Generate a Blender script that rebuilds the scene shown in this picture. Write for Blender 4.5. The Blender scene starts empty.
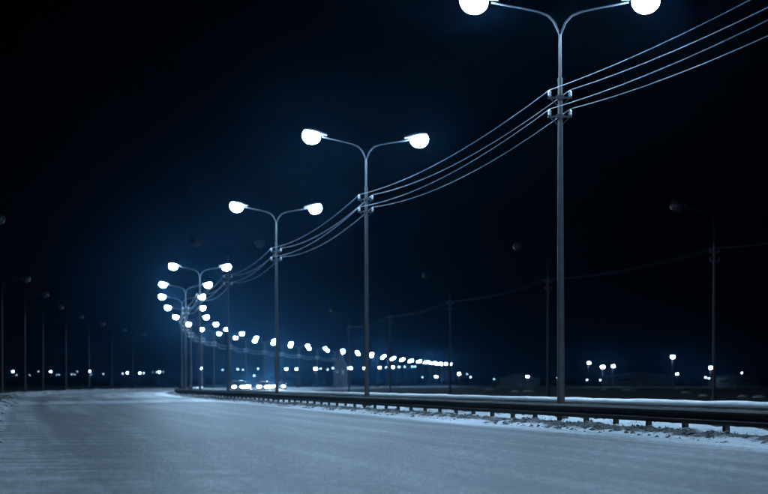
import bpy, bmesh, math, random
from mathutils import Vector, noise
random.seed(7)
S = bpy.context.scene
COL = S.collection

# ------------------------------------------------------------------ camera
F = 1500.0            # focal length in photograph pixels (photograph is 768 wide)
HY = 384.5            # horizon row in the photograph
CAMH = 1.0
cam = bpy.data.cameras.new('camera')
cam.sensor_width = 36.0
cam.lens = F / 768 * 36
cam.shift_y = (HY - 247.0) / 768
cam.clip_end = 6000
cam.dof.use_dof = True
cam.dof.focus_distance = 33
cam.dof.aperture_fstop = 1.25
cam_o = bpy.data.objects.new('camera', cam)
COL.objects.link(cam_o)
cam_o.location = (0, 0, CAMH)
cam_o.rotation_euler = (math.radians(90), 0, 0)
S.camera = cam_o

# ------------------------------------------------------------------ night sky and moon
W = bpy.data.worlds.new('World'); S.world = W; W.use_nodes = True
wn = W.node_tree.nodes; wl = W.node_tree.links
sky = wn.new('ShaderNodeTexSky'); sky.sky_type = 'NISHITA'; sky.sun_disc = False
sky.sun_elevation = math.radians(-4.0); sky.sun_rotation = math.radians(200)
wl.new(sky.outputs[0], wn['Background'].inputs[0])
sky.ozone_density = 8.0; sky.air_density = 1.5
wn['Background'].inputs[1].default_value = 0.03
moon = bpy.data.lights.new('moon', 'SUN'); moon.energy = 0.004; moon.angle = math.radians(0.5); moon.color = (0.6, 0.78, 1.0)
moon_o = bpy.data.objects.new('moon', moon); COL.objects.link(moon_o)
moon_o.rotation_euler = (math.radians(40), 0, math.radians(20))

S.view_settings.view_transform = 'Standard'; S.view_settings.look = 'None'
S.view_settings.exposure = 0.0; S.view_settings.gamma = 1.0
S.view_settings.use_curve_mapping = False
S.cycles.use_denoising = True
S.cycles.max_bounces = 6
S.cycles.volume_bounces = 0
S.cycles.sample_clamp_indirect = 3.0

LIGHT_COL = (0.44, 0.71, 1.0, 1)
LAMP_E = 540.0

# ------------------------------------------------------------------ materials
MATS = {}
def nt(name):
    m = bpy.data.materials.new(name); m.use_nodes = True
    MATS[name] = m
    return m, m.node_tree.nodes, m.node_tree.links, m.node_tree.nodes['Principled BSDF']

def simple(name, col, rough=0.6, metal=0.0, var=0.25, scale=6.0, bump=0.0):
    m, n, l, p = nt(name)
    tc = n.new('ShaderNodeTexCoord'); no = n.new('ShaderNodeTexNoise')
    no.inputs['Scale'].default_value = scale; no.inputs['Detail'].default_value = 5
    l.new(tc.outputs['Object'], no.inputs['Vector'])
    cr = n.new('ShaderNodeValToRGB')
    cr.color_ramp.elements[0].position = 0.3; cr.color_ramp.elements[1].position = 0.7
    cr.color_ramp.elements[0].color = tuple(c * (1 - var) for c in col) + (1,)
    cr.color_ramp.elements[1].color = tuple(min(1, c * (1 + var)) for c in col) + (1,)
    l.new(no.outputs['Fac'], cr.inputs[0]); l.new(cr.outputs[0], p.inputs['Base Color'])
    p.inputs['Roughness'].default_value = rough; p.inputs['Metallic'].default_value = metal
    if bump:
        b = n.new('ShaderNodeBump'); b.inputs['Strength'].default_value = bump; b.inputs['Distance'].default_value = 0.03
        l.new(no.outputs['Fac'], b.inputs['Height']); l.new(b.outputs[0], p.inputs['Normal'])
    return m

simple('pole_steel', (0.065, 0.067, 0.07), 0.55, 0.2, 0.2, 3)
simple('old_pole', (0.03, 0.03, 0.032), 0.7, 0.0, 0.3, 3)
simple('dark_arm', (0.012, 0.012, 0.013), 0.8)
MATS['dark_arm'].node_tree.nodes['Principled BSDF'].inputs['Specular IOR Level'].default_value = 0.1
simple('housing', (0.12, 0.12, 0.13), 0.5, 0.2)
simple('insulator', (0.75, 0.76, 0.78), 0.25, 0.0, 0.1)
simple('wire', (0.42, 0.43, 0.45), 0.45, 0.3, 0.1, 2)
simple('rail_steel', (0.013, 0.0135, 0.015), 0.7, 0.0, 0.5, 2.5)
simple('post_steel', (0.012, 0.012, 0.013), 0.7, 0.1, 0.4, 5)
simple('snow', (0.82, 0.84, 0.87), 0.8, 0, 0.06, 3, 0.4)
simple('trail_snow', (0.94, 0.95, 0.96), 0.8, 0, 0.03, 5, 0.3)  # whitest snow, so the added ridge draws the bright headlight line
simple('clod', (0.14, 0.14, 0.14), 0.9, 0, 0.6, 9, 0.5)
simple('dead_grass', (0.07, 0.06, 0.045), 0.9, 0, 0.4, 4)
simple('tyre', (0.02, 0.02, 0.02), 0.9)
simple('rim', (0.4, 0.4, 0.42), 0.4, 0.6)
simple('bumper_black', (0.03, 0.03, 0.03), 0.6)
simple('brick_wall', (0.13, 0.125, 0.12), 0.85, 0, 0.3, 2)
simple('roof_sheet', (0.06, 0.06, 0.065), 0.6, 0, 0.3, 1)
simple('shed_wall', (0.03, 0.03, 0.032), 0.85, 0, 0.3, 0.6)
simple('door_paint', (0.06, 0.06, 0.065), 0.6)
simple('foliage', (0.04, 0.045, 0.035), 0.9, 0, 0.5, 2)
simple('concrete', (0.12, 0.12, 0.12), 0.85, 0, 0.3, 2.5, 0.3)
for nm, c in (('car_dark', (0.05, 0.055, 0.06)), ('car_grey', (0.2, 0.21, 0.22)), ('car_white', (0.4, 0.4, 0.4))):
    m = simple(nm, c, 0.25, 0.2, 0.05); m.node_tree.nodes['Principled BSDF'].inputs['Coat Weight'].default_value = 0.6
m, n, l, p = nt('glass_dark'); p.inputs['Base Color'].default_value = (0.01, 0.012, 0.015, 1); p.inputs['Roughness'].default_value = 0.08
m, n, l, p = nt('bowl_off'); p.inputs['Base Color'].default_value = (0.02, 0.02, 0.022, 1); p.inputs['Specular IOR Level'].default_value = 0.2; p.inputs['Roughness'].default_value = 0.4
def emit(name, e, col=LIGHT_COL):
    m, n, l, p = nt(name)
    p.inputs['Base Color'].default_value = (0.8, 0.8, 0.8, 1)
    p.inputs['Emission Color'].default_value = col
    p.inputs['Emission Strength'].default_value = e
    return m
m = emit('bowl_on', LAMP_E); n = m.node_tree.nodes; l = m.node_tree.links
tc = n.new('ShaderNodeTexCoord'); sz = n.new('ShaderNodeSeparateXYZ'); l.new(tc.outputs['Object'], sz.inputs[0])
mr = n.new('ShaderNodeMapRange'); mr.interpolation_type = 'SMOOTHSTEP'; l.new(sz.outputs[2], mr.inputs[0])
mr.inputs[1].default_value = 0.12; mr.inputs[2].default_value = -0.04; mr.inputs[3].default_value = 1.5; mr.inputs[4].default_value = LAMP_E
l.new(mr.outputs[0], n['Principled BSDF'].inputs['Emission Strength'])
emit('bowl_far', 260)
emit('bowl_far_dim', 16)
emit('headlight_on', 1500, (0.75, 0.86, 1.0, 1))

def math_node(n, l, op, a, b=None, c=None):
    q = n.new('ShaderNodeMath'); q.operation = op
    for i, v in enumerate((a, b, c)):
        if v is None: continue
        if isinstance(v, (int, float)): q.inputs[i].default_value = v
        else: l.new(v, q.inputs[i])
    return q.outputs[0]
def sstep(n, l, x, lo, hi):
    q = n.new('ShaderNodeMapRange'); q.interpolation_type = 'SMOOTHSTEP'
    l.new(x, q.inputs[0]); q.inputs[1].default_value = lo; q.inputs[2].default_value = hi
    return q.outputs[0]
def noise_uv(n, l, vec, sx, sy, detail=5, rough=0.6, off=0.0):
    mp = n.new('ShaderNodeMapping'); mp.inputs['Scale'].default_value = (sx, sy, 1); mp.inputs['Location'].default_value = (off, off * 1.7, 0)
    l.new(vec, mp.inputs[0])
    q = n.new('ShaderNodeTexNoise'); q.inputs['Scale'].default_value = 1; q.inputs['Detail'].default_value = detail; q.inputs['Roughness'].default_value = rough
    l.new(mp.outputs[0], q.inputs['Vector'])
    return q.outputs['Fac']

def road_material(name, left, right, band):
    """packed-snow asphalt; UV holds (metres across, metres along)"""
    m, n, l, p = nt(name)
    uv = n.new('ShaderNodeUVMap'); uv.uv_map = 'track'
    sp = n.new('ShaderNodeSeparateXYZ'); l.new(uv.outputs[0], sp.inputs[0])
    u, s = sp.outputs[0], sp.outputs[1]
    streak = noise_uv(n, l, uv.outputs[0], 1.1, 0.035, 6, 0.62)
    blot = noise_uv(n, l, uv.outputs[0], 0.16, 0.05, 4, 0.55, 3.0)
    ripple = noise_uv(n, l, uv.outputs[0], 0.45, 1.3, 4, 0.6, 9.0)
    grit = noise_uv(n, l, uv.outputs[0], 9, 4, 6, 0.75, 5.0)
    flake = noise_uv(n, l, uv.outputs[0], 3.2, 1.1, 4, 0.7, 21.0)
    # how much packed snow lies on the asphalt
    fine = noise_uv(n, l, uv.outputs[0], 34, 13, 4, 0.8, 31.0)
    f = math_node(n, l, 'MULTIPLY', streak, 1.25)
    f = math_node(n, l, 'MULTIPLY_ADD', blot, 0.75, f)
    f = math_node(n, l, 'MULTIPLY_ADD', grit, 1.75, f)
    f = math_node(n, l, 'MULTIPLY_ADD', fine, 1.6, f)
    f = math_node(n, l, 'ADD', f, -2.3)
    # wheel ruts worn through the packed snow
    wav = math_node(n, l, 'MULTIPLY_ADD', noise_uv(n, l, uv.outputs[0], 0.25, 0.04, 3, 0.5, 41.0), 1.6, math_node(n, l, 'ADD', u, -0.8))
    rut = math_node(n, l, 'COSINE', math_node(n, l, 'MULTIPLY', wav, 2 * math.pi / 1.85))
    rut = sstep(n, l, rut, 0.1, 1.0)
    patch = sstep(n, l, noise_uv(n, l, uv.outputs[0], 0.5, 0.06, 3, 0.6, 51.0), 0.36, 0.62)
    f = math_node(n, l, 'MULTIPLY_ADD', math_node(n, l, 'MULTIPLY', rut, patch), -0.2, f)
    # grey slush crumbs thrown off the wheels
    crumb = sstep(n, l, noise_uv(n, l, uv.outputs[0], 6.5, 4.0, 3, 0.6, 61.0), 0.66, 0.72)
    f = math_node(n, l, 'MULTIPLY_ADD', math_node(n, l, 'MULTIPLY', crumb, patch), 0.22, f)
    # churned ripples on the outer lane
    lane = math_node(n, l, 'MULTIPLY', sstep(n, l, u, -9.5, -12.0), sstep(n, l, s, 75.0, 45.0))
    rp = math_node(n, l, 'MULTIPLY', sstep(n, l, ripple, 0.62, 0.42), lane)
    f = math_node(n, l, 'MULTIPLY_ADD', rp, -0.3, math_node(n, l, 'MULTIPLY_ADD', lane, 0.08, f))
    fl = sstep(n, l, flake, 0.70, 0.76)
    f = math_node(n, l, 'MULTIPLY_ADD', fl, 0.22, f)
    # drifted snow along both edges
    wob = math_node(n, l, 'MULTIPLY_ADD', noise_uv(n, l, uv.outputs[0], 1.2, 0.35, 5, 0.65, 13.0), 1.6, -0.8)
    uu = math_node(n, l, 'ADD', u, wob)
    er = sstep(n, l, uu, right - 1.3, right - 0.25)
    el = sstep(n, l, uu, left + 1.5, left + 0.2)
    edge = math_node(n, l, 'MAXIMUM', er, math_node(n, l, 'MULTIPLY', el, 0.75))
    f = math_node(n, l, 'MULTIPLY_ADD', edge, 0.55, f)
    if band:
        # snow ridge left by the plough, lying aslant over the carriageway, and whiter road beyond it
        t = math_node(n, l, 'MULTIPLY_ADD', u, -1.15, s)          # slanted distance
        t = math_node(n, l, 'ADD', t, math_node(n, l, 'MULTIPLY', wob, 4.0))
        b1 = math_node(n, l, 'MULTIPLY', sstep(n, l, t, 92.0, 97.0), sstep(n, l, t, 112.0, 102.0))
        f = math_node(n, l, 'MULTIPLY_ADD', b1, 0.55, f)
        f = math_node(n, l, 'MULTIPLY_ADD', sstep(n, l, t, 96.0, 125.0), 0.24, f)
    fc = n.new('ShaderNodeClamp'); l.new(f, fc.inputs[0]); f = fc.outputs[0]
    cr = n.new('ShaderNodeValToRGB'); e = cr.color_ramp.elements
    e[0].position = 0.0; e[0].color = (0.115, 0.117, 0.12, 1)
    e[1].position = 1.0; e[1].color = (0.8, 0.82, 0.85, 1)
    k = e.new(0.45); k.color = (0.26, 0.265, 0.275, 1)
    l.new(f, cr.inputs[0]); l.new(cr.outputs[0], p.inputs['Base Color'])
    p.inputs['Roughness'].default_value = 0.5
    p.inputs['Specular IOR Level'].default_value = 0.5
    h = math_node(n, l, 'MULTIPLY_ADD', grit, 0.6, math_node(n, l, 'MULTIPLY_ADD', fine, 0.3, math_node(n, l, 'MULTIPLY_ADD', ripple, 0.6, math_node(n, l, 'MULTIPLY', f, 0.8))))
    b = n.new('ShaderNodeBump'); b.inputs['Strength'].default_value = 0.7; b.inputs['Distance'].default_value = 0.04
    l.new(h, b.inputs['Height']); l.new(b.outputs[0], p.inputs['Normal'])
    return m
road_material('road_snow', -14.3, -2.1, True)
road_material('road_snow_far_side', 2.1, 14.2, False)

def verge_material(name, amount, scale, dirt=None):
    m, n, l, p = nt(name)
    tc = n.new('ShaderNodeTexCoord')
    a = n.new('ShaderNodeTexNoise'); a.inputs['Scale'].default_value = scale; a.inputs['Detail'].default_value = 8; a.inputs['Roughness'].default_value = 0.68
    b2 = n.new('ShaderNodeTexNoise'); b2.inputs['Scale'].default_value = scale * 9; b2.inputs['Detail'].default_value = 4
    l.new(tc.outputs['Object'], a.inputs['Vector']); l.new(tc.outputs['Object'], b2.inputs['Vector'])
    f = math_node(n, l, 'MULTIPLY_ADD', b2.outputs['Fac'], 0.35, a.outputs['Fac'])
    if dirt:      # ploughed-up soil in a ragged band beside the carriageway
        uv = n.new('ShaderNodeUVMap'); uv.uv_map = 'track'
        sp = n.new('ShaderNodeSeparateXYZ'); l.new(uv.outputs[0], sp.inputs[0])
        u = math_node(n, l, 'ADD', sp.outputs[0], math_node(n, l, 'MULTIPLY_ADD', a.outputs['Fac'], 0.8, -0.4))
        k = math_node(n, l, 'MULTIPLY', sstep(n, l, u, dirt[0], dirt[0] + 0.3), sstep(n, l, u, dirt[1], dirt[1] - 0.3))
        f = math_node(n, l, 'MULTIPLY_ADD', k, -0.24, f)
    cr = n.new('ShaderNodeValToRGB'); e = cr.color_ramp.elements
    e[0].position = amount - 0.07; e[0].color = (0.035, 0.034, 0.032, 1)
    e[1].position = amount + 0.1; e[1].color = (0.72, 0.74, 0.77, 1)
    k = e.new(amount); k.color = (0.2, 0.2, 0.2, 1)
    l.new(f, cr.inputs[0]); l.new(cr.outputs[0], p.inputs['Base Color'])
    p.inputs['Roughness'].default_value = 0.85
    bp = n.new('ShaderNodeBump'); bp.inputs['Strength'].default_value = 0.6; bp.inputs['Distance'].default_value = 0.05
    l.new(f, bp.inputs['Height']); l.new(bp.outputs[0], p.inputs['Normal'])
verge_material('verge_snow', 0.52, 1.6, (-1.95, -0.75))
verge_material('bank_snow', 0.62, 1.3)
verge_material('field', 0.90, 0.05)

# ------------------------------------------------------------------ mesh helpers
class MB:
    def __init__(s): s.v = []; s.f = []; s.sm = []
    def add(s, vs, fs, smooth=False):
        k = len(s.v); s.v += [tuple(v) for v in vs]
        for f in fs: s.f.append(tuple(i + k for i in f)); s.sm.append(smooth)
    def box(s, c, d, rz=0):
        cx, cy, cz = c; x, y, z = (q / 2 for q in d); co, si = math.cos(rz), math.sin(rz)
        vs = []
        for dz in (-z, z):
            for dx, dy in ((-x, -y), (x, -y), (x, y), (-x, y)):
                vs.append((cx + dx * co - dy * si, cy + dx * si + dy * co, cz + dz))
        s.add(vs, [(3, 2, 1, 0), (4, 5, 6, 7), (0, 1, 5, 4), (1, 2, 6, 5), (2, 3, 7, 6), (3, 0, 4, 7)])
    def tube(s, pts, rad, n=8, caps=True, smooth=True):
        pts = [Vector(p) for p in pts]
        rads = rad if isinstance(rad, (list, tuple)) else [rad] * len(pts)
        vs = []; fs = []
        for i, p in enumerate(pts):
            t = (pts[min(i + 1, len(pts) - 1)] - pts[max(i - 1, 0)]).normalized()
            up = Vector((0, 0, 1)) if abs(t.z) < 0.95 else Vector((0, 1, 0))
            a = t.cross(up).normalized(); b = a.cross(t)
            for k in range(n):
                q = 2 * math.pi * k / n
                vs.append(p + (a * math.cos(q) + b * math.sin(q)) * rads[i])
        for i in range(len(pts) - 1):
            for k in range(n):
                fs.append((i * n + k, i * n + (k + 1) % n, (i + 1) * n + (k + 1) % n, (i + 1) * n + k))
        s.add(vs, fs, smooth)
        if caps:
            s.add(vs[:n], [tuple(range(n))[::-1]]); s.add(vs[-n:], [tuple(range(n))])
    def loft(s, rings, caps=True, smooth=True):
        n = len(rings[0]); vs = [p for r in rings for p in r]; fs = []
        for i in range(len(rings) - 1):
            for k in range(n):
                fs.append((i * n + k, i * n + (k + 1) % n, (i + 1) * n + (k + 1) % n, (i + 1) * n + k))
        s.add(vs, fs, smooth)
        if caps:
            s.add(rings[0], [tuple(range(n))[::-1]]); s.add(rings[-1], [tuple(range(n))])
    def mesh(s, name, mat):
        me = bpy.data.meshes.new(name); me.from_pydata(s.v, [], s.f)
        me.polygons.foreach_set('use_smooth', s.sm)
        bm = bmesh.new(); bm.from_mesh(me); bmesh.ops.recalc_face_normals(bm, faces=bm.faces[:]); bm.to_mesh(me); bm.free()
        me.materials.append(MATS[mat]); me.update()
        return me
    def build(s, name, mat, parent=None): return link(name, s.mesh(name, mat), parent)
def link(name, me, parent=None):
    o = bpy.data.objects.new(name, me); COL.objects.link(o)
    if parent: o.parent = parent
    return o
def empty(name, loc=(0, 0, 0), rz=0):
    o = bpy.data.objects.new(name, None); o.empty_display_size = 0.3; COL.objects.link(o)
    o.location = loc; o.rotation_euler = (0, 0, rz); return o
def tag(o, label=None, cat=None, group=None, kind=None):
    if label: o['label'] = label
    if cat: o['category'] = cat
    if group: o['group'] = group
    if kind: o['kind'] = kind
    return o
def copy_tree(o, parent=None):
    c = o.copy(); COL.objects.link(c); c.parent = parent
    for ch in o.children: copy_tree(ch, c)
    return c
ORD = ['nearest', 'second', 'third', 'fourth', 'fifth', 'sixth', 'seventh', 'eighth', 'ninth', 'tenth', 'eleventh', 'twelfth',
       'thirteenth', 'fourteenth', 'fifteenth', 'sixteenth', 'seventeenth', 'eighteenth', 'nineteenth', 'twentieth', 'twenty-first',
       'twenty-second', 'twenty-third', 'twenty-fourth', 'twenty-fifth', 'twenty-sixth', 'twenty-seventh', 'twenty-eighth',
       'twenty-ninth', 'thirtieth', 'thirty-first', 'thirty-second', 'thirty-third', 'thirty-fourth', 'thirty-fifth', 'thirty-sixth']

# ------------------------------------------------------------------ the line of the road
LAMP_H = 11.0
def from_px(x, y, h=LAMP_H):
    d = F * (h - CAMH) / (HY - y)
    return Vector(((x - 384) / F * d, d, 0))
POLE_PX = [(561, 3.2), (367, 139), (277, 208), (228, 243), (200, 267), (186, 285), (182, 297), (185, 308), (191, 317.3),
           (202, 324.3), (214, 329.4), (230.5, 333.8), (246, 338), (264.5, 341), (282, 343.6), (299, 346), (317, 348.4),
           (335, 350.6), (350, 352.3), (365, 354), (378, 356), (388, 357.9), (397.5, 359.2), (406.5, 360.4), (415, 361.3),
           (423, 362.1), (430, 362.8), (436, 363.4), (441.5, 363.9), (446, 364.3)]
POLES = [from_px(*p) for p in POLE_PX]
d0 = POLES[0] - POLES[1]
POLES = [POLES[0] + d0 * 2, POLES[0] + d0] + POLES           # two more behind the frame's right edge
ctrl = [POLES[0] + d0 * 3, POLES[0] + d0 * 2, POLES[0] + d0] + POLES
e0 = (POLES[-1] - POLES[-3]).normalized() * 30
ctrl += [POLES[-1] + e0 * k for k in range(1, 6)]
# dense Catmull-Rom polyline, then smoothed
dense = []
for i in range(1, len(ctrl) - 2):
    p0, p1, p2, p3 = ctrl[i - 1:i + 3]
    for k in range(24):
        t = k / 24
        dense.append(0.5 * ((2 * p1) + (p2 - p0) * t + (2 * p0 - 5 * p1 + 4 * p2 - p3) * t * t + (3 * p1 - p0 - 3 * p2 + p3) * t ** 3))
for _ in range(160):
    dense = [dense[0]] + [(dense[i - 1] + dense[i] * 2 + dense[i + 1]) / 4 for i in range(1, len(dense) - 1)] + [dense[-1]]
ARC = [0.0]
for i in range(1, len(dense)): ARC.append(ARC[-1] + (dense[i] - dense[i - 1]).length)
import bisect
S0 = ARC[min(range(len(dense)), key=lambda i: abs(dense[i].y))]     # arc length abreast of the camera
def frame(s):
    """point and heading at s metres along the pole line (0 = abreast of the camera)"""
    a = min(max(s + S0, 0), ARC[-1] - 1e-3)
    i = max(0, min(len(dense) - 2, bisect.bisect_right(ARC, a) - 1))
    t = (a - ARC[i]) / (ARC[i + 1] - ARC[i])
    p = dense[i].lerp(dense[i + 1], t)
    j0, j1 = max(0, i - 4), min(len(dense) - 1, i + 5)
    return p, (dense[j1] - dense[j0]).normalized()
SMIN, SMAX = -S0, ARC[-1] - S0
def track(u, s, z=0.0):
    p, t = frame(s)
    return Vector((p.x + t.y * u, p.y - t.x * u, z))
def arc_at_y(y):
    i = min(range(len(dense)), key=lambda i: abs(dense[i].y - y)); return ARC[i] - S0

def strip(name, us, ss, zf, mat, smooth=True):
    vs = []; fs = []; uvs = []
    for s in ss:
        for u in us:
            vs.append(track(u, s, zf(u, s))); uvs.append((u, s))
    n = len(us)
    for i in range(len(ss) - 1):
        for k in range(n - 1):
            fs.append((i * n + k, i * n + k + 1, (i + 1) * n + k + 1, (i + 1) * n + k))
    me = bpy.data.meshes.new(name); me.from_pydata(vs, [], fs)
    uvl = me.uv_layers.new(name='track')
    for lp in me.loops: uvl.data[lp.index].uv = uvs[lp.vertex_index]
    me.polygons.foreach_set('use_smooth', [smooth] * len(fs))
    me.materials.append(MATS[mat])
    return link(name, me)
def steps(a, b, fine, grow=1.0):
    out = [a]; d = fine
    while out[-1] < b: out.append(out[-1] + d); d *= grow
    return out
def lin(a, b, n): return [a + (b - a) * i / n for i in range(n + 1)]

# ------------------------------------------------------------------ the setting
g = MB()
xs = [-2600, -800, -300, -120, -60, 0, 60, 120, 300, 800, 2600]; ys = [-150, 0, 60, 120, 200, 300, 420, 600, 900, 1500, 2600]
g.add([(x, y, -0.12) for y in ys for x in xs], [(j * 11 + i, j * 11 + i + 1, j * 11 + i + 12, j * 11 + i + 11) for j in range(10) for i in range(10)])
tag(g.build('ground', 'field'), kind='structure')

ss = steps(SMIN, SMAX - 1, 2.0)
tag(strip('road', lin(-14.4, -2.0, 10), ss, lambda u, s: 0.0, 'road_snow'), kind='structure')
tag(strip('opposite_road', lin(2.0, 14.3, 10), ss, lambda u, s: 0.0, 'road_snow_far_side'), kind='structure')

def fbm(x, y, z=0.0, o=5): return noise.fractal(Vector((x, y, z)), 0.9, 2.1, o)
def verge_z(u, s):
    k = min(1.0, max(0.0, (2.12 - abs(u)) / 0.5)); k = k * k * (3 - 2 * k)
    return -0.012 + k * (0.10 + 0.08 * fbm(u * 1.3, s * 0.9) + 0.055 * fbm(u * 4, s * 4, 3))
near = steps(-20, 110, 0.32) ; far = steps(near[-1], 420, 1.0, 1.004)
tag(strip('median_verge', lin(-2.15, 2.15, 26), [SMIN, -22] + near + far[1:], verge_z, 'verge_snow'), kind='structure')

def bank_z(u, s):
    d = -14.0 - u
    k = min(1, max(0, d / 0.9)); k = k * k * (3 - 2 * k)
    k2 = min(1, max(0, (5.2 - d) / 2.6)); k2 = k2 * k2 * (3 - 2 * k2)
    h = 0.19 + 0.16 * fbm(u * 0.7, s * 0.35, 7) + 0.08 * fbm(u * 2.2, s * 2.2, 1) + 0.03 * fbm(u * 6, s * 6, 4, 3)
    return -0.02 + k * k2 * max(0.0, h) - (1 - k2) * 0.12
near = steps(4, 130, 0.3); far = steps(near[-1], 460, 1.2, 1.004)
tag(strip('snow_bank', lin(-14.0, -19.4, 26), near + far[1:], bank_z, 'bank_snow'), kind='structure')
tag(strip('far_verge', lin(14.0, 17.5, 6), steps(-20, 420, 2), lambda u, s: 0.03 if u < 15 else -0.13 * (u - 15) / 2.5 + 0.03, 'bank_snow'), kind='structure')

# broken frozen clods along the kerb line of the median
def clods(name, ulo, uhi, slo, shi, n, rmin, rmax, zf, label):
    c = MB(); rnd = random.Random(11)
    for _ in range(n):
        s = slo + (shi - slo) * rnd.random() ** 1.5; u = ulo + (uhi - ulo) * (rnd.random() + rnd.random()) / 2
        if fbm(u * .8, s * 0.35, 9) < -0.05: continue
        r = rmin + (rmax - rmin) * rnd.random() ** 2.2
        p = track(u, s, zf(u, s) + r * 0.12)
        q = [Vector((rnd.uniform(.6, 1.2) * a, rnd.uniform(.6, 1.2) * b, rnd.uniform(.5, 1) * d)) * r for a, b, d in
             ((1, 0, 0), (0, 1, 0), (-1, 0, 0), (0, -1, 0), (.2, .1, .7), (-.1, .15, -.5))]
        a = rnd.random() * 6.3
        q = [p + Vector((v.x * math.cos(a) - v.y * math.sin(a), v.x * math.sin(a) + v.y * math.cos(a), v.z)) for v in q]
        c.add(q, [(0, 1, 4), (1, 2, 4), (2, 3, 4), (3, 0, 4), (1, 0, 5), (2, 1, 5), (3, 2, 5), (0, 3, 5)])
    return tag(c.build(name, 'clod'), label, 'snow clods', kind='stuff')
clods('frozen_clods', -2.25, -0.75, 12, 110, 6500, 0.012, 0.085, verge_z, 'dirty frozen clods scattered along the foot of the guardrail')
clods('roadside_clods', -14.2, -17.5, 10, 120, 3200, 0.015, 0.12, bank_z, 'dirty frozen clods on the snow bank left of the road')
gr = MB(); rnd = random.Random(5)
for _ in range(900):
    s = 20 + 75 * rnd.random() ** 1.4; u = -1.0 + rnd.gauss(0, 0.28)
    if fbm(u * .5, s * 1.1, 2) < 0.15: continue
    p = track(u, s, verge_z(u, s) - 0.02); h = rnd.uniform(0.04, 0.13); a = rnd.random() * 6.3; w = 0.008
    ln = rnd.uniform(.3, 1.6); tip = p + Vector((math.cos(a) * h * ln, math.sin(a) * h * ln, h)); q = Vector((-math.sin(a), math.cos(a), 0)) * w
    m_ = p.lerp(tip, .5) + Vector((0, 0, h * .12))
    gr.add([p - q, p + q, m_ + q * .8, m_ - q * .8, tip], [(0, 1, 2, 3), (3, 2, 4)])
tag(gr.build('dry_grass', 'dead_grass'), 'dry grass blades poking through snow under the guardrail', 'grass', kind='stuff')

# ------------------------------------------------------------------ guardrails
POST_D = 1.8
def w_profile(hz):
    """half-section of a W-beam, centred on z = hz: (out, z)"""
    pts = [(0.0, .155), (0.035, .15), (0.075, .105), (0.075, .065), (0.02, .03), (0.01, 0), (0.02, -.03), (0.075, -.065), (0.075, -.105), (0.035, -.15), (0.0, -.155)]
    return [(a, hz + b) for a, b in pts]
def rail_beam(u, side, s0, s1, hz):
    mb = MB(); k = 3 if s0 < 140 else 1
    prof = w_profile(hz); out = []
    for i in range(k + 1):
        s = s0 + (s1 - s0) * i / k
        ring = [track(u + side * a, s, z) for a, z in prof] + [track(u + side * (a - 0.012), s, z) for a, z in prof[::-1]]
        out.append(ring)
    mb.loft(out, True, False)
    return mb
def post_mesh(h):
    mb = MB(); mb.box((0, 0, h / 2 - .2), (0.012, 0.12, h + .4)); mb.box((0.04, -.062, h / 2 - .2), (0.09, 0.008, h + .4)); mb.box((0.04, .062, h / 2 - .2), (0.09, 0.008, h + .4))
    return mb.mesh('post', 'post_steel')
rail = empty('guardrail', track(-0.95, 30, 0.0))
tag(rail, 'dark steel guardrail nearest the road, its posts standing in snow', 'guardrail')
rail_inv = rail.location.copy()
pm = post_mesh(0.53)
def put(o, parent): o.parent = parent; o.location = o.location - parent.location; return o
s = -14.0; idx = 0
while s < 250:
    p, t = frame(s)
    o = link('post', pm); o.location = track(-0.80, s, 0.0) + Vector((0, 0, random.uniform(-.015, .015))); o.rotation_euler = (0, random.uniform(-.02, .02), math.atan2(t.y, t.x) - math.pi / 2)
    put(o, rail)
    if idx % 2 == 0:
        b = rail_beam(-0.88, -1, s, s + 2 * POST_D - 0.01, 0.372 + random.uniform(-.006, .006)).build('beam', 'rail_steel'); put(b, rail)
    idx += 1; s += POST_D
# added barrier; its white snow ridge stands in for the headlight trail
bar = empty('added_barrier', track(1.15, 30, 0.0))
tag(bar, 'added low barrier, its white snow ridge in place of headlight trails, behind the lamp posts', 'barrier')
s = -14.0
while s < 232:
    L = 4.0; mb = MB(); cap = MB(); k = 4
    rings = []; caps = []
    for i in range(k + 1):
        q = s + (L - 0.02) * i / k
        rings.append([track(1.25 + a, q, z) for a, z in ((-.22, -.1), (-.22, .12), (-.1, .22), (-.085, .51), (.085, .51), (.1, .22), (.22, .12), (.22, -.1))])
    for i in range(13):
        q = s + L * i / 12
        h = 0.125 + 0.02 * fbm(q * 0.6, 2.2) + 0.008 * fbm(q * 3, 5.1)
        w = 0.115 + 0.02 * fbm(q * 0.5, 8.2)
        caps.append([track(1.25 + a * w, q, 0.512 + z * h) for a, z in ((-.8, 0), (-1, .25), (-.85, .7), (-.4, .97), (.1, 1.02), (.6, .9), (.95, .5), (1, .2), (.8, 0))])
    mb.loft(rings, True, False); b = mb.build('barrier_block', 'concrete'); put(b, bar)
    cap.loft(caps, False, True); c = cap.build('trail_ridge', 'trail_snow'); put(c, bar)
    s += L

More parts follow.
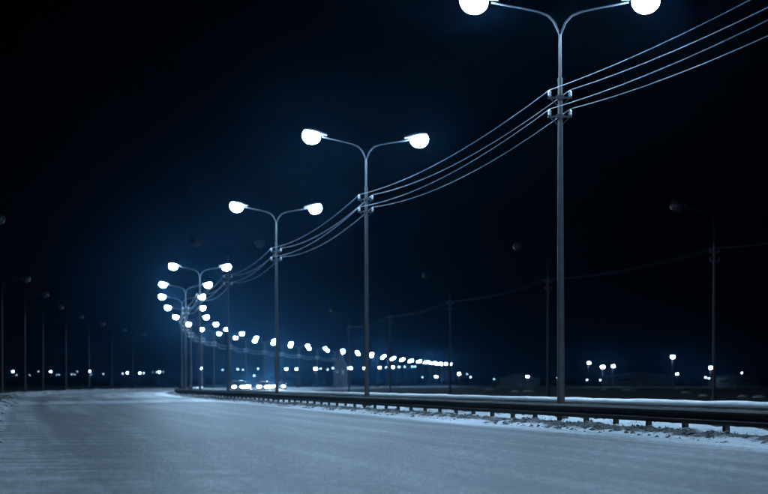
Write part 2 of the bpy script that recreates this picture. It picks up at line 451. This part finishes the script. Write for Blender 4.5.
# ------------------------------------------------------------------ street lamps
def ellipse_ring(x, cy, cz, ry, rz, n=10, lo=None):
    r = []
    for k in range(n):
        q = 2 * math.pi * k / n; z = cz + rz * math.sin(q)
        if lo is not None: z = max(lo, z)
        r.append((x, cy + ry * math.cos(q), z))
    return r
ARM = 2.25       # reach of an arm, metres
def head_meshes(lit):
    """cobra head pointing along +x; origin where the arm enters"""
    h = MB()
    h.loft([ellipse_ring(x, 0, 0.1 + b * .3, a, b) for x, a, b in ((-.12, .05, .045), (0, .06, .055), (.12, .1, .07), (.3, .17, .09), (.62, .18, .09), (.8, .1, .06), (.86, .04, .03))])
    bw = MB(); rings = []
    for z, k in ((.13, .55), (.08, .8), (0.0, .97), (-.1, 1.0), (-.21, .9), (-.3, .7), (-.36, .42), (-.385, .15)):
        rings.append([(.5 + .37 * k * math.cos(2 * math.pi * i / 14), .34 * k * math.sin(2 * math.pi * i / 14), z) for i in range(14)])
    bw.loft(rings)
    return h.mesh('lamp_head', 'housing'), bw.mesh('bowl', 'bowl_on' if lit else 'bowl_off')
HEAD_ON = head_meshes(True); HEAD_OFF = head_meshes(False)
HEAD_OFF[0].materials.clear(); HEAD_OFF[0].materials.append(MATS['dark_arm'])
FORK = 10.12
def arm_pts():
    return [(0.0, 0, FORK - .02), (.05, 0, FORK + .14), (.15, 0, FORK + .36), (.32, 0, FORK + .54), (.58, 0, FORK + .64), (1.0, 0, FORK + .73), (1.5, 0, FORK + .82), (ARM - .45, 0, FORK + .885)]
TIERS = (8.52, 8.02); XA = 0.27
def parts_meshes():
    d = {}
    mb = MB(); mb.tube([(0, 0, -.3), (0, 0, 3), (0, 0, 6), (0, 0, 8.98)], [.105, .092, .077, .06], 12); d['pole'] = mb.mesh('pole', 'pole_steel')
    mb = MB(); mb.tube([(0, 0, 8.95), (0, 0, FORK)], [.043, .036], 10); mb.tube([(0, 0, 8.93), (0, 0, 9.02)], .068, 12); d['upper_pole'] = mb.mesh('upper_pole', 'pole_steel')
    mb = MB(); mb.tube([(0, 0, 0), (0, 0, .26)], [.2, .2], 12); mb.tube([(0, 0, .26), (0, 0, .5)], [.16, .13], 12); d['base'] = mb.mesh('base', 'pole_steel')
    mb = MB(); mb.box((0, -.096, 1.15), (.1, .02, .42)); mb.box((.03, -.108, 1.15), (.015, .01, .05)); d['access_door'] = mb.mesh('access_door', 'pole_steel')
    mb = MB(); mb.tube(arm_pts(), [.034, .034, .031, .029, .027, .026, .025, .025], 8); d['arm'] = mb.mesh('arm', 'pole_steel')
    mb = MB(); mb.box((0, .075, 0), (2 * XA + .1, .05, .05)); mb.box((0, .0, 0), (.2, .12, .09)); mb.tube([(-XA, .075, .0), (-.05, .075, -.22)], .014, 6); mb.tube([(XA, .075, .0), (.05, .075, -.22)], .014, 6); d['crossarm'] = mb.mesh('crossarm', 'pole_steel')
    mb = MB(); mb.loft([[(r * math.cos(2 * math.pi * i / 10), .075 + r * math.sin(2 * math.pi * i / 10), z) for i in range(10)] for z, r in ((.025, .02), (.05, .045), (.08, .05), (.1, .032), (.12, .05), (.16, .045), (.19, .02))]); d['insulator'] = mb.mesh('insulator', 'insulator')
    return d
PM = parts_meshes()
HEAD_TILT = math.radians(11)
def put_head(root, sgn, meshes):
    hd = link('lamp_head', meshes[0], root); hd.location = (sgn * (ARM - .5), 0, FORK + .88)
    hd.rotation_euler = (0, -HEAD_TILT, 0) if sgn > 0 else (0, -HEAD_TILT, math.pi)
    link('bowl', meshes[1], hd)
    return hd
def double_lamp(meshes, full=True):
    r = empty('street_lamp')
    for k in ('base', 'pole', 'upper_pole', 'access_door'): link(k, PM[k], r)
    for sg in (1, -1):
        a = link('arm', (SM if meshes is HEAD_OFF else PM)['arm'], r); a.rotation_euler = (0, 0, 0 if sg > 0 else math.pi)
        put_head(r, sg, meshes)
    if full:
        for z in TIERS:
            c = link('crossarm', PM['crossarm'], r); c.location = (0, 0, z)
            for sg in (1, -1):
                i = link('insulator', PM['insulator'], r); i.location = (sg * XA, 0, z)
    return r
def single_lamp():
    r = empty('street_lamp')
    for k in ('base', 'pole', 'upper_pole', 'arm'): link(k, SM[k], r)
    put_head(r, 1, HEAD_OFF)
    return r
SM = {}
for k in ('base', 'pole', 'upper_pole', 'arm', 'crossarm', 'insulator'):
    SM[k] = PM[k].copy(); SM[k].name = k; SM[k].materials.clear(); SM[k].materials.append(MATS['dark_arm' if k in ('arm', 'upper_pole') else 'old_pole'])
proto = double_lamp(HEAD_ON); proto_off = double_lamp(HEAD_OFF); proto_far = double_lamp(HEAD_ON, False)
used = {}
LAMPS = []
for i, p in enumerate(POLES):
    k = i - 1      # 0 = just outside the frame, 1 = nearest in view
    src = proto_off if k == 4 else (proto if k <= 18 else proto_far)
    if src.name in used: r = copy_tree(src)
    else: r = src; used[src.name] = 1
    r.location = (p.x, p.y, 0.02)
    s_ = arc_at_y(p.y); _, t = frame(s_)
    r.rotation_euler = (random.uniform(-.004, .004), random.uniform(-.004, .004), math.atan2(t.y, t.x) - math.pi / 2 - (0.24 if k == 1 else 0))
    if k < 1: lab = ['double-arm street lamp furthest behind the frame edge, holding the wire ends', 'double-arm street lamp just past the right frame edge, holding the wires'][k + 1]
    elif k == 1: lab = 'nearest and tallest double-arm street lamp, rising behind the guardrail at right'
    elif k == 4: lab = 'unlit double-arm street lamp, fourth from the front behind the guardrail'
    else: lab = 'lit double-arm street lamp, %s from the front in the curving row' % ORD[k - 1]
    tag(r, lab, 'street lamp', 'double-arm lamps along the median')
    LAMPS.append((r, k))

# ------------------------------------------------------------------ overhead wires
bpy.context.view_layer.update()
names = {(0, -1): 'upper left', (0, 1): 'upper right', (1, -1): 'lower left', (1, 1): 'lower right'}
for ti, z in enumerate(TIERS):
    for sg in (-1, 1):
        pts = []
        at = [r.matrix_world @ Vector((sg * XA, .075, z + .2)) for r, k in LAMPS if k <= 18]
        for a, b in zip(at, at[1:]):
            N = 14 if b.y < 130 else 6
            sag = 0.42 + 0.05 * (ti + sg * .4)
            for j in range(N):
                q = j / N; p = a.lerp(b, q); p.z -= 4 * sag * q * (1 - q); pts.append(p)
        pts.append(at[-1])
        mb = MB(); mb.tube(pts, 0.0105, 6, True, True)
        tag(mb.build('overhead_wire', 'wire'), 'pale overhead wire on the %s insulators of the median lamp posts' % names[(ti, sg)], 'wire', 'wires strung along the lamp posts')

# ------------------------------------------------------------------ unlit single-arm lamps at both outer edges
sp = single_lamp(); first = True
def side_lamp(x, y, sgn, lab, group):
    """x, y: where its lamp stands in the photograph; arm points to the road"""
    global first
    r = sp if first else copy_tree(sp); first = False
    p = from_px(x, y); _, t = frame(arc_at_y(p.y))
    r.location = (p.x, p.y, -.1)
    r.rotation_euler = (0, 0, math.atan2(t.y, t.x) - math.pi / 2 + (0 if sgn > 0 else math.pi))
    tag(r, lab, 'street lamp', group)
    return r
for i, (x, y) in enumerate(((-40, 217), (2, 278), (25, 294), (43, 307), (66, 316), (89, 323.5), (112, 329.5), (133, 334))):
    side_lamp(x, y, 1, 'dark unlit single-arm street lamp beside the snow bank, %s from the front at left' % ORD[i], 'unlit lamps left of the road')
right_row = []
for i, (x, y) in enumerate(((714, 206), (548, 246), (450, 275), (390, 295), (349, 309))):
    right_row.append(side_lamp(x, y, -1, 'dark unlit single-arm street lamp beyond the opposite road, %s from the right' % ('first' if i == 0 else ORD[i]), 'unlit lamps right of the road'))
for r in right_row:
    for z in TIERS:
        c = link('crossarm', SM['crossarm'], r); c.location = (0, 0, z)
        for sg in (1, -1):
            q = link('insulator', SM['insulator'], r); q.location = (sg * XA, 0, z)
bpy.context.view_layer.update()
ext = right_row[0].location + (right_row[0].location - right_row[1].location)
for sg in (-1, 1):
    at = [Vector((ext.x - sg * XA, ext.y, TIERS[0] + .1))] + [r.matrix_world @ Vector((sg * XA, .075, TIERS[0] + .19)) for r in right_row]
    pts = []
    for a, b in zip(at, at[1:]):
        for j in range(8):
            q = j / 8; p = a.lerp(b, q); p.z -= 1.4 * q * (1 - q); pts.append(p)
    pts.append(at[-1])
    mb = MB(); mb.tube(pts, 0.007, 5)
    tag(mb.build('overhead_wire', 'old_pole'), 'thin dark wire along the unlit right-hand poles, on the %s side' % ('left' if sg > 0 else 'right'), 'wire', 'wires along the unlit poles')

# ------------------------------------------------------------------ cars on the opposite road
def lathe_x(cx, cy, cz, prof, n=14):
    return [[(cx + x, cy + r * math.cos(2 * math.pi * k / n), cz + r * math.sin(2 * math.pi * k / n)) for k in range(n)] for x, r in prof]
def make_car(paint):
    """front towards -y"""
    r = empty('car'); b = MB()
    secs = [(-2.15, .35, .62, .70), (-2.05, .28, .72, .80), (-1.4, .25, .88, .84), (-.75, .22, .96, .86), (.5, .22, .98, .86), (1.5, .24, .98, .85), (2.0, .28, .95, .8), (2.15, .4, .85, .72)]
    b.loft([[(-w, y, lo + .1), (-w * .94, y, lo), (w * .94, y, lo), (w, y, lo + .1), (w, y, hi - .16), (w * .9, y, hi), (-w * .9, y, hi), (-w, y, hi - .16)] for y, lo, hi, w in secs], True, False)
    b.build('body', paint, r)
    c = MB(); c.loft([[(-w, y, .93), (w, y, .93), (w * .82, y2, z), (-w * .82, y2, z)] for y, y2, z, w in ((-.75, -.7, .94, .8), (-.12, -.05, 1.4, .76), (.85, .85, 1.43, .76), (1.75, 1.6, .96, .78))], True, False)
    c.build('cabin', 'glass_dark', r)
    rf = MB(); rf.loft([[(-.6, y, z), (.6, y, z), (.56, y, z + .05), (-.56, y, z + .05)] for y, z in ((-.1, 1.4), (.3, 1.425), (.9, 1.425))], True, False); rf.build('roof', paint, r)
    for sx in (-1, 1):
        for y in (-1.35, 1.3):
            t = MB(); t.loft(lathe_x(sx * .78, y, .32, ((-.1, .24), (-.1, .3), (-.06, .32), (.06, .32), (.1, .3), (.1, .24)))); w = t.build('wheel', 'tyre', r)
            q = MB(); q.loft(lathe_x(sx * .78, y, .32, ((-.105, .2), (-.11, .21), (.11, .21), (.105, .2)))); q.build('rim', 'rim', w)
        h = MB(); h.loft([[(sx * .56 + a * .2 * math.cos(2 * math.pi * k / 12), y, .655 + a * .1 * math.sin(2 * math.pi * k / 12)) for k in range(12)] for y, a in ((-2.0, 1), (-2.14, 1), (-2.19, .7))])
        h.build('headlight', 'headlight_on', r)
        beam = bpy.data.lights.new('headlight_beam', 'SPOT'); beam.energy = 1500; beam.spot_size = math.radians(44); beam.spot_blend = 1.0
        beam.color = (0.62, 0.79, 1.0); beam.shadow_soft_size = 0.06
        bo = bpy.data.objects.new('headlight_beam', beam); COL.objects.link(bo); bo.parent = r
        bo.location = (sx * .56, -2.3, .655); bo.rotation_euler = (math.radians(-88.0), 0, 0)
        mi = MB(); mi.box((sx * .95, -.5, 1.0), (.16, .1, .12)); mi.build('side_mirror', paint, r)
    bp = MB(); bp.box((0, -2.14, .45), (1.3, .12, .16)); bp.build('bumper', 'bumper_black', r)
    return r
car_specs = [(7.0, 214, 'car_dark', 'dark car with lit headlights leading the oncoming group beyond the barrier'),
             (7.2, 232, 'car_grey', 'grey car with lit headlights, second in the oncoming group'),
             (7.0, 250, 'car_white', 'white car with lit headlights, third in the oncoming group'),
             (10.6, 262, 'car_dark', 'dark car with lit headlights midway along the outer lane of oncoming cars'),
             (8.0, 290, 'car_grey', 'grey car with lit headlights closing the inner lane of oncoming cars'),
             (10.6, 224, 'car_grey', 'grey car with lit headlights leading the outer lane of oncoming cars'),
             (10.8, 243, 'car_white', 'white car with lit headlights in the outer lane of oncoming cars'),
             (11.2, 284, 'car_dark', 'dark car with lit headlights closing the outer lane of oncoming cars')]
protos = {}
for u, y, paint, lab in car_specs:
    if paint in protos: r = copy_tree(protos[paint])
    else: r = make_car(paint); protos[paint] = r
    s_ = arc_at_y(y); p = track(u, s_, 0.004); _, t = frame(s_)
    r.location = p; r.rotation_euler = (0, 0, math.atan2(t.y, t.x) - math.pi / 2)
    tag(r, lab, 'car', 'oncoming cars beyond the median')

# ------------------------------------------------------------------ far lamps along the horizon
far_pole = {}
def far_lamp_meshes(h):
    h = round(h, 1)
    if h in far_pole: return far_pole[h]
    mb = MB(); mb.tube([(0, 0, -.3), (0, 0, h)], [.14, .08], 6); mb.tube([(0, 0, h - .05), (0, -.5, h + .12), (0, -.9, h + .18)], .05, 5)
    far_pole[h] = mb.mesh('pole', 'old_pole'); return far_pole[h]
def far_head(sz, mat):
    k = ('h', sz, mat)
    if k in far_pole: return far_pole[k]
    h = MB(); h.loft([[(sz * w * math.cos(2 * math.pi * i / 8), sz * w * math.sin(2 * math.pi * i / 8), sz * z) for i in range(8)] for z, w in ((.1, .5), (.28, .42), (.36, .15))])
    b = MB(); b.loft([[(sz * w * math.cos(2 * math.pi * i / 8), sz * w * math.sin(2 * math.pi * i / 8), sz * z) for i in range(8)] for z, w in ((.1, .48), (-.1, .5), (-.3, .38), (-.42, .14))])
    far_pole[k] = (h.mesh('lamp_head', 'housing'), b.mesh('bowl', mat)); return far_pole[k]
def far_lamp(x, y, d, sz, mat, lab, group):
    z = CAMH + (HY - y) * d / F; X = (x - 384) / F * d
    r = empty('distant_lamp', (X, d, -.1)); link('pole', far_lamp_meshes(z - .1), r)
    hd = link('lamp_head', far_head(sz, mat)[0], r); hd.location = (0, -.95, z + .1); link('bowl', far_head(sz, mat)[1], hd)
    tag(r, lab, 'lamp', group)
LEFT = [(2.4, 375.2, 0), (13.3, 371.5, 1), (17, 375, 0), (30, 375, 0), (39, 371.5, 0), (51, 371.5, 1), (57, 374.7, 0), (59.5, 374.7, 0), (72, 374.2, 0), (75, 374.3, 0),
        (77.5, 371.5, 0), (90, 371.5, 1), (91.5, 374.5, 0), (103.7, 374, 0.5), (123, 373.7, .5), (127.6, 372.7, 1), (140, 373, 1), (144, 373, .5), (153, 372.4, 0), (157, 372.2, .5), (159.5, 372, 1), (163.4, 372, 0)]
LOW = [(200.8, 368.2, 1.5), (222.9, 369.8, 0), (238, 369.2, .5), (243, 369.6, 0), (254.2, 375.6, .5), (258.2, 368.8, .5), (286.4, 368.8, 1), (296.6, 368.8, 1), (315.6, 368.5, 2), (320.7, 368.5, .5), (327.8, 369.5, .5), (333, 368, .5),
       (339, 368.5, .5), (350, 368, 2), (364.3, 368, 1.5), (379.7, 367.4, 1.5), (386, 367.3, .5), (393, 367, 1), (399, 366.9, .5), (404.8, 366.7, .5), (412, 366.5, .5), (415, 366.5, .5), (344.5, 377.3, 1.5), (422.6, 377, .5), (436, 376.7, 1)]
RIGHT = [(459, 373.7, 1), (467, 374, 0), (470.4, 377, .5), (494, 379, 0), (500.5, 378.6, 0.5), (513, 379, 0), (527.4, 376.4, 1.2), (557.5, 377.6, .5), (586.8, 379.7, .5), (588.5, 362.7, 2), (600, 380, .5), (602.4, 366.7, 2), (612.8, 366, 2), (632.6, 378, .5),
         (658, 378.6, .5), (672.3, 356.7, 2.4), (676.7, 374, 1), (705.3, 377.3, .8), (708.7, 378.3, .5), (710.2, 367.6, 2), (714, 374.4, 1), (720.6, 378.5, .5), (730.8, 378.5, .5), (734.2, 376, 1), (741.5, 372.7, .8), (747.8, 379.5, .2)]
rnd = random.Random(3)
for name, rows, desc, grp in (('l', LEFT, 'on the left horizon', 'lamps on the left horizon'),
                              ('m', LOW, 'under the curving row', 'lamps under the curving row'),
                              ('r', RIGHT, 'on the right horizon', 'lamps on the right horizon')):
    for i, (x, y, b) in enumerate(sorted(rows)):
        d = (880 if b < 1 else 760 if b < 2 else 620) + rnd.uniform(-40, 60)
        sz = (0.5 + 0.42 * b) * (0.62 if name == 'l' else 1.0) * rnd.uniform(.85, 1.15)
        mat = 'bowl_far' if b >= 1 else 'bowl_far_dim'
        look = 'large bright' if b >= 2 else 'bright' if b >= 1 else 'small dim'
        far_lamp(x, y, d, sz, mat, '%s distant lamp, %s from the left %s' % (look, 'first' if i == 0 else ORD[i], desc), grp)

# ------------------------------------------------------------------ far buildings
def gable(name, x, y0, d, wpx, ridge_px, eave_px, depth, wall, lab, rot=0.0):
    X = (x - 384) / F * d; w = wpx / F * d / 2
    zr = CAMH + (HY - ridge_px) * d / F; ze = CAMH + (HY - eave_px) * d / F
    r = empty(name, (X, d, -.12), rot)
    mb = MB()
    pts = [(-w, 0), (w, 0), (w, ze), (0, zr), (-w, ze)]
    mb.loft([[(a, 0, b) for a, b in pts], [(a, depth, b) for a, b in pts]], True, False); mb.build('wall', wall, r)
    for sx in (-1, 1):
        t = MB(); ov = .25
        q = [(0, zr + .02), (sx * (w + ov), ze - ov * (zr - ze) / w + .02), (sx * (w + ov), ze - ov * (zr - ze) / w + .17), (0, zr + .17)]
        t.loft([[(a, -ov, b) for a, b in q], [(a, depth + ov, b) for a, b in q]], True, False); t.build('roof', 'roof_sheet', r)
    dd = MB(); dd.box((0, -.03, 1.2), (min(1.6, w), .08, 2.4)); dd.build('door', 'door_paint', r)
    for k in (-.5, .5):
        wi = MB(); wi.box((k * w, -.02, ze * .72), (w * .4, .06, ze * .2)); f_ = wi.build('window', 'glass_dark', r)
        si = MB(); si.box((k * w, -.06, ze * .61), (w * .46, .12, .08)); si.build('sill', 'concrete', f_)
    tag(r, lab, 'building')
gable('transformer_tower', 340, 0, 492, 13, 352.5, 366, 4.5, 'brick_wall', 'pale narrow gabled tower under the lamps of the far curve')
gable('long_shed', 640, 0, 700, 66, 372, 377, 14, 'shed_wall', 'long low dark shed on the right horizon, behind the three bright lamps')
gable('low_shed', 735, 0, 760, 44, 374, 379, 12, 'shed_wall', 'low dark shed at the far right under a cluster of lamps')
gable('low_shed', 520, 0, 780, 40, 373.5, 379, 12, 'shed_wall', 'low dark shed beyond the field, between the two tall right-hand poles', .1)

# heaps of old snow on the dark field
for i, (x, y, w) in enumerate(((491, 389.2, 12), (516, 391.2, 11), (530, 391, 15), (605, 389.2, 9), (629, 389.8, 17), (679, 387.6, 9), (687, 392.2, 13), (704, 395.5, 12), (742.7, 396.3, 11), (759, 396.8, 13))):
    d = F * (CAMH + .1) / (y + .6 - HY); X = (x - 384) / F * d; rx = w / 2 / F * d; ry = rx * .8; hh = 0.10 + 0.9 * d / F
    mb = MB(); rings = []
    for k, (rr, zz) in enumerate(((1.0, -.1), (.93, .25), (.74, .6), (.48, .88), (.2, 1.0))):
        ring = []
        for a in range(16):
            q = a * math.pi / 8; nz = 1 + .22 * fbm(math.cos(q) * 1.3 + i * 5, math.sin(q) * 1.3, k * .5)
            ring.append((rx * rr * nz * math.cos(q), ry * rr * nz * math.sin(q), hh * zz * (1 + .25 * fbm(q, k * .7, i * 3.1))))
        rings.append(ring)
    mb.loft(rings); o = mb.build('snow_heap', 'snow'); o.location = (X, d, -.12)
    tag(o, 'low heap of old snow on the dark field, %s from the left' % ('first' if i == 0 else ORD[i]), 'snow heap', 'snow heaps on the field')

# far tree line that reads as one dark mass
tr = MB(); rnd = random.Random(8)
for _ in range(5200):
    x = rnd.uniform(-1200, 1200); y = 1150 + rnd.uniform(0, 90); h = 6 * (0.6 + .4 * fbm(x * .02, 3.3)) + 1.5
    z = rnd.random() ** .7 * max(2, h); r = rnd.uniform(.7, 1.7)
    q = [Vector((x, y, z)) + Vector((rnd.uniform(-r, r), rnd.uniform(-r, r), rnd.uniform(-r, r))) for _ in range(4)]
    tr.add(q, [(0, 1, 2), (0, 2, 3), (0, 3, 1), (1, 3, 2)])
tag(tr.build('distant_wood', 'foliage'), 'low dark wood along the horizon', 'trees', kind='stuff')

# ------------------------------------------------------------------ thin blue haze added to put a glow round the lamps
hz = MB(); hz.box((0, 1225, 7.0), (5300, 2850, 17.0))
me = bpy.data.meshes.new('haze'); me.from_pydata(hz.v, [], hz.f)
m = bpy.data.materials.new('glow_haze'); m.use_nodes = True; n = m.node_tree.nodes; l = m.node_tree.links
n.remove(n['Principled BSDF'])
pv = n.new('ShaderNodeVolumePrincipled'); pv.inputs['Density'].default_value = 0.00008; pv.inputs['Anisotropy'].default_value = 0.93
pv.inputs['Color'].default_value = (0.14, 0.5, 1, 1)
l.new(pv.outputs[0], n['Material Output'].inputs['Volume'])
me.materials.append(m)
tag(link('haze', me), 'thin blue haze added to give the street lamps a glow', 'haze', kind='stuff')
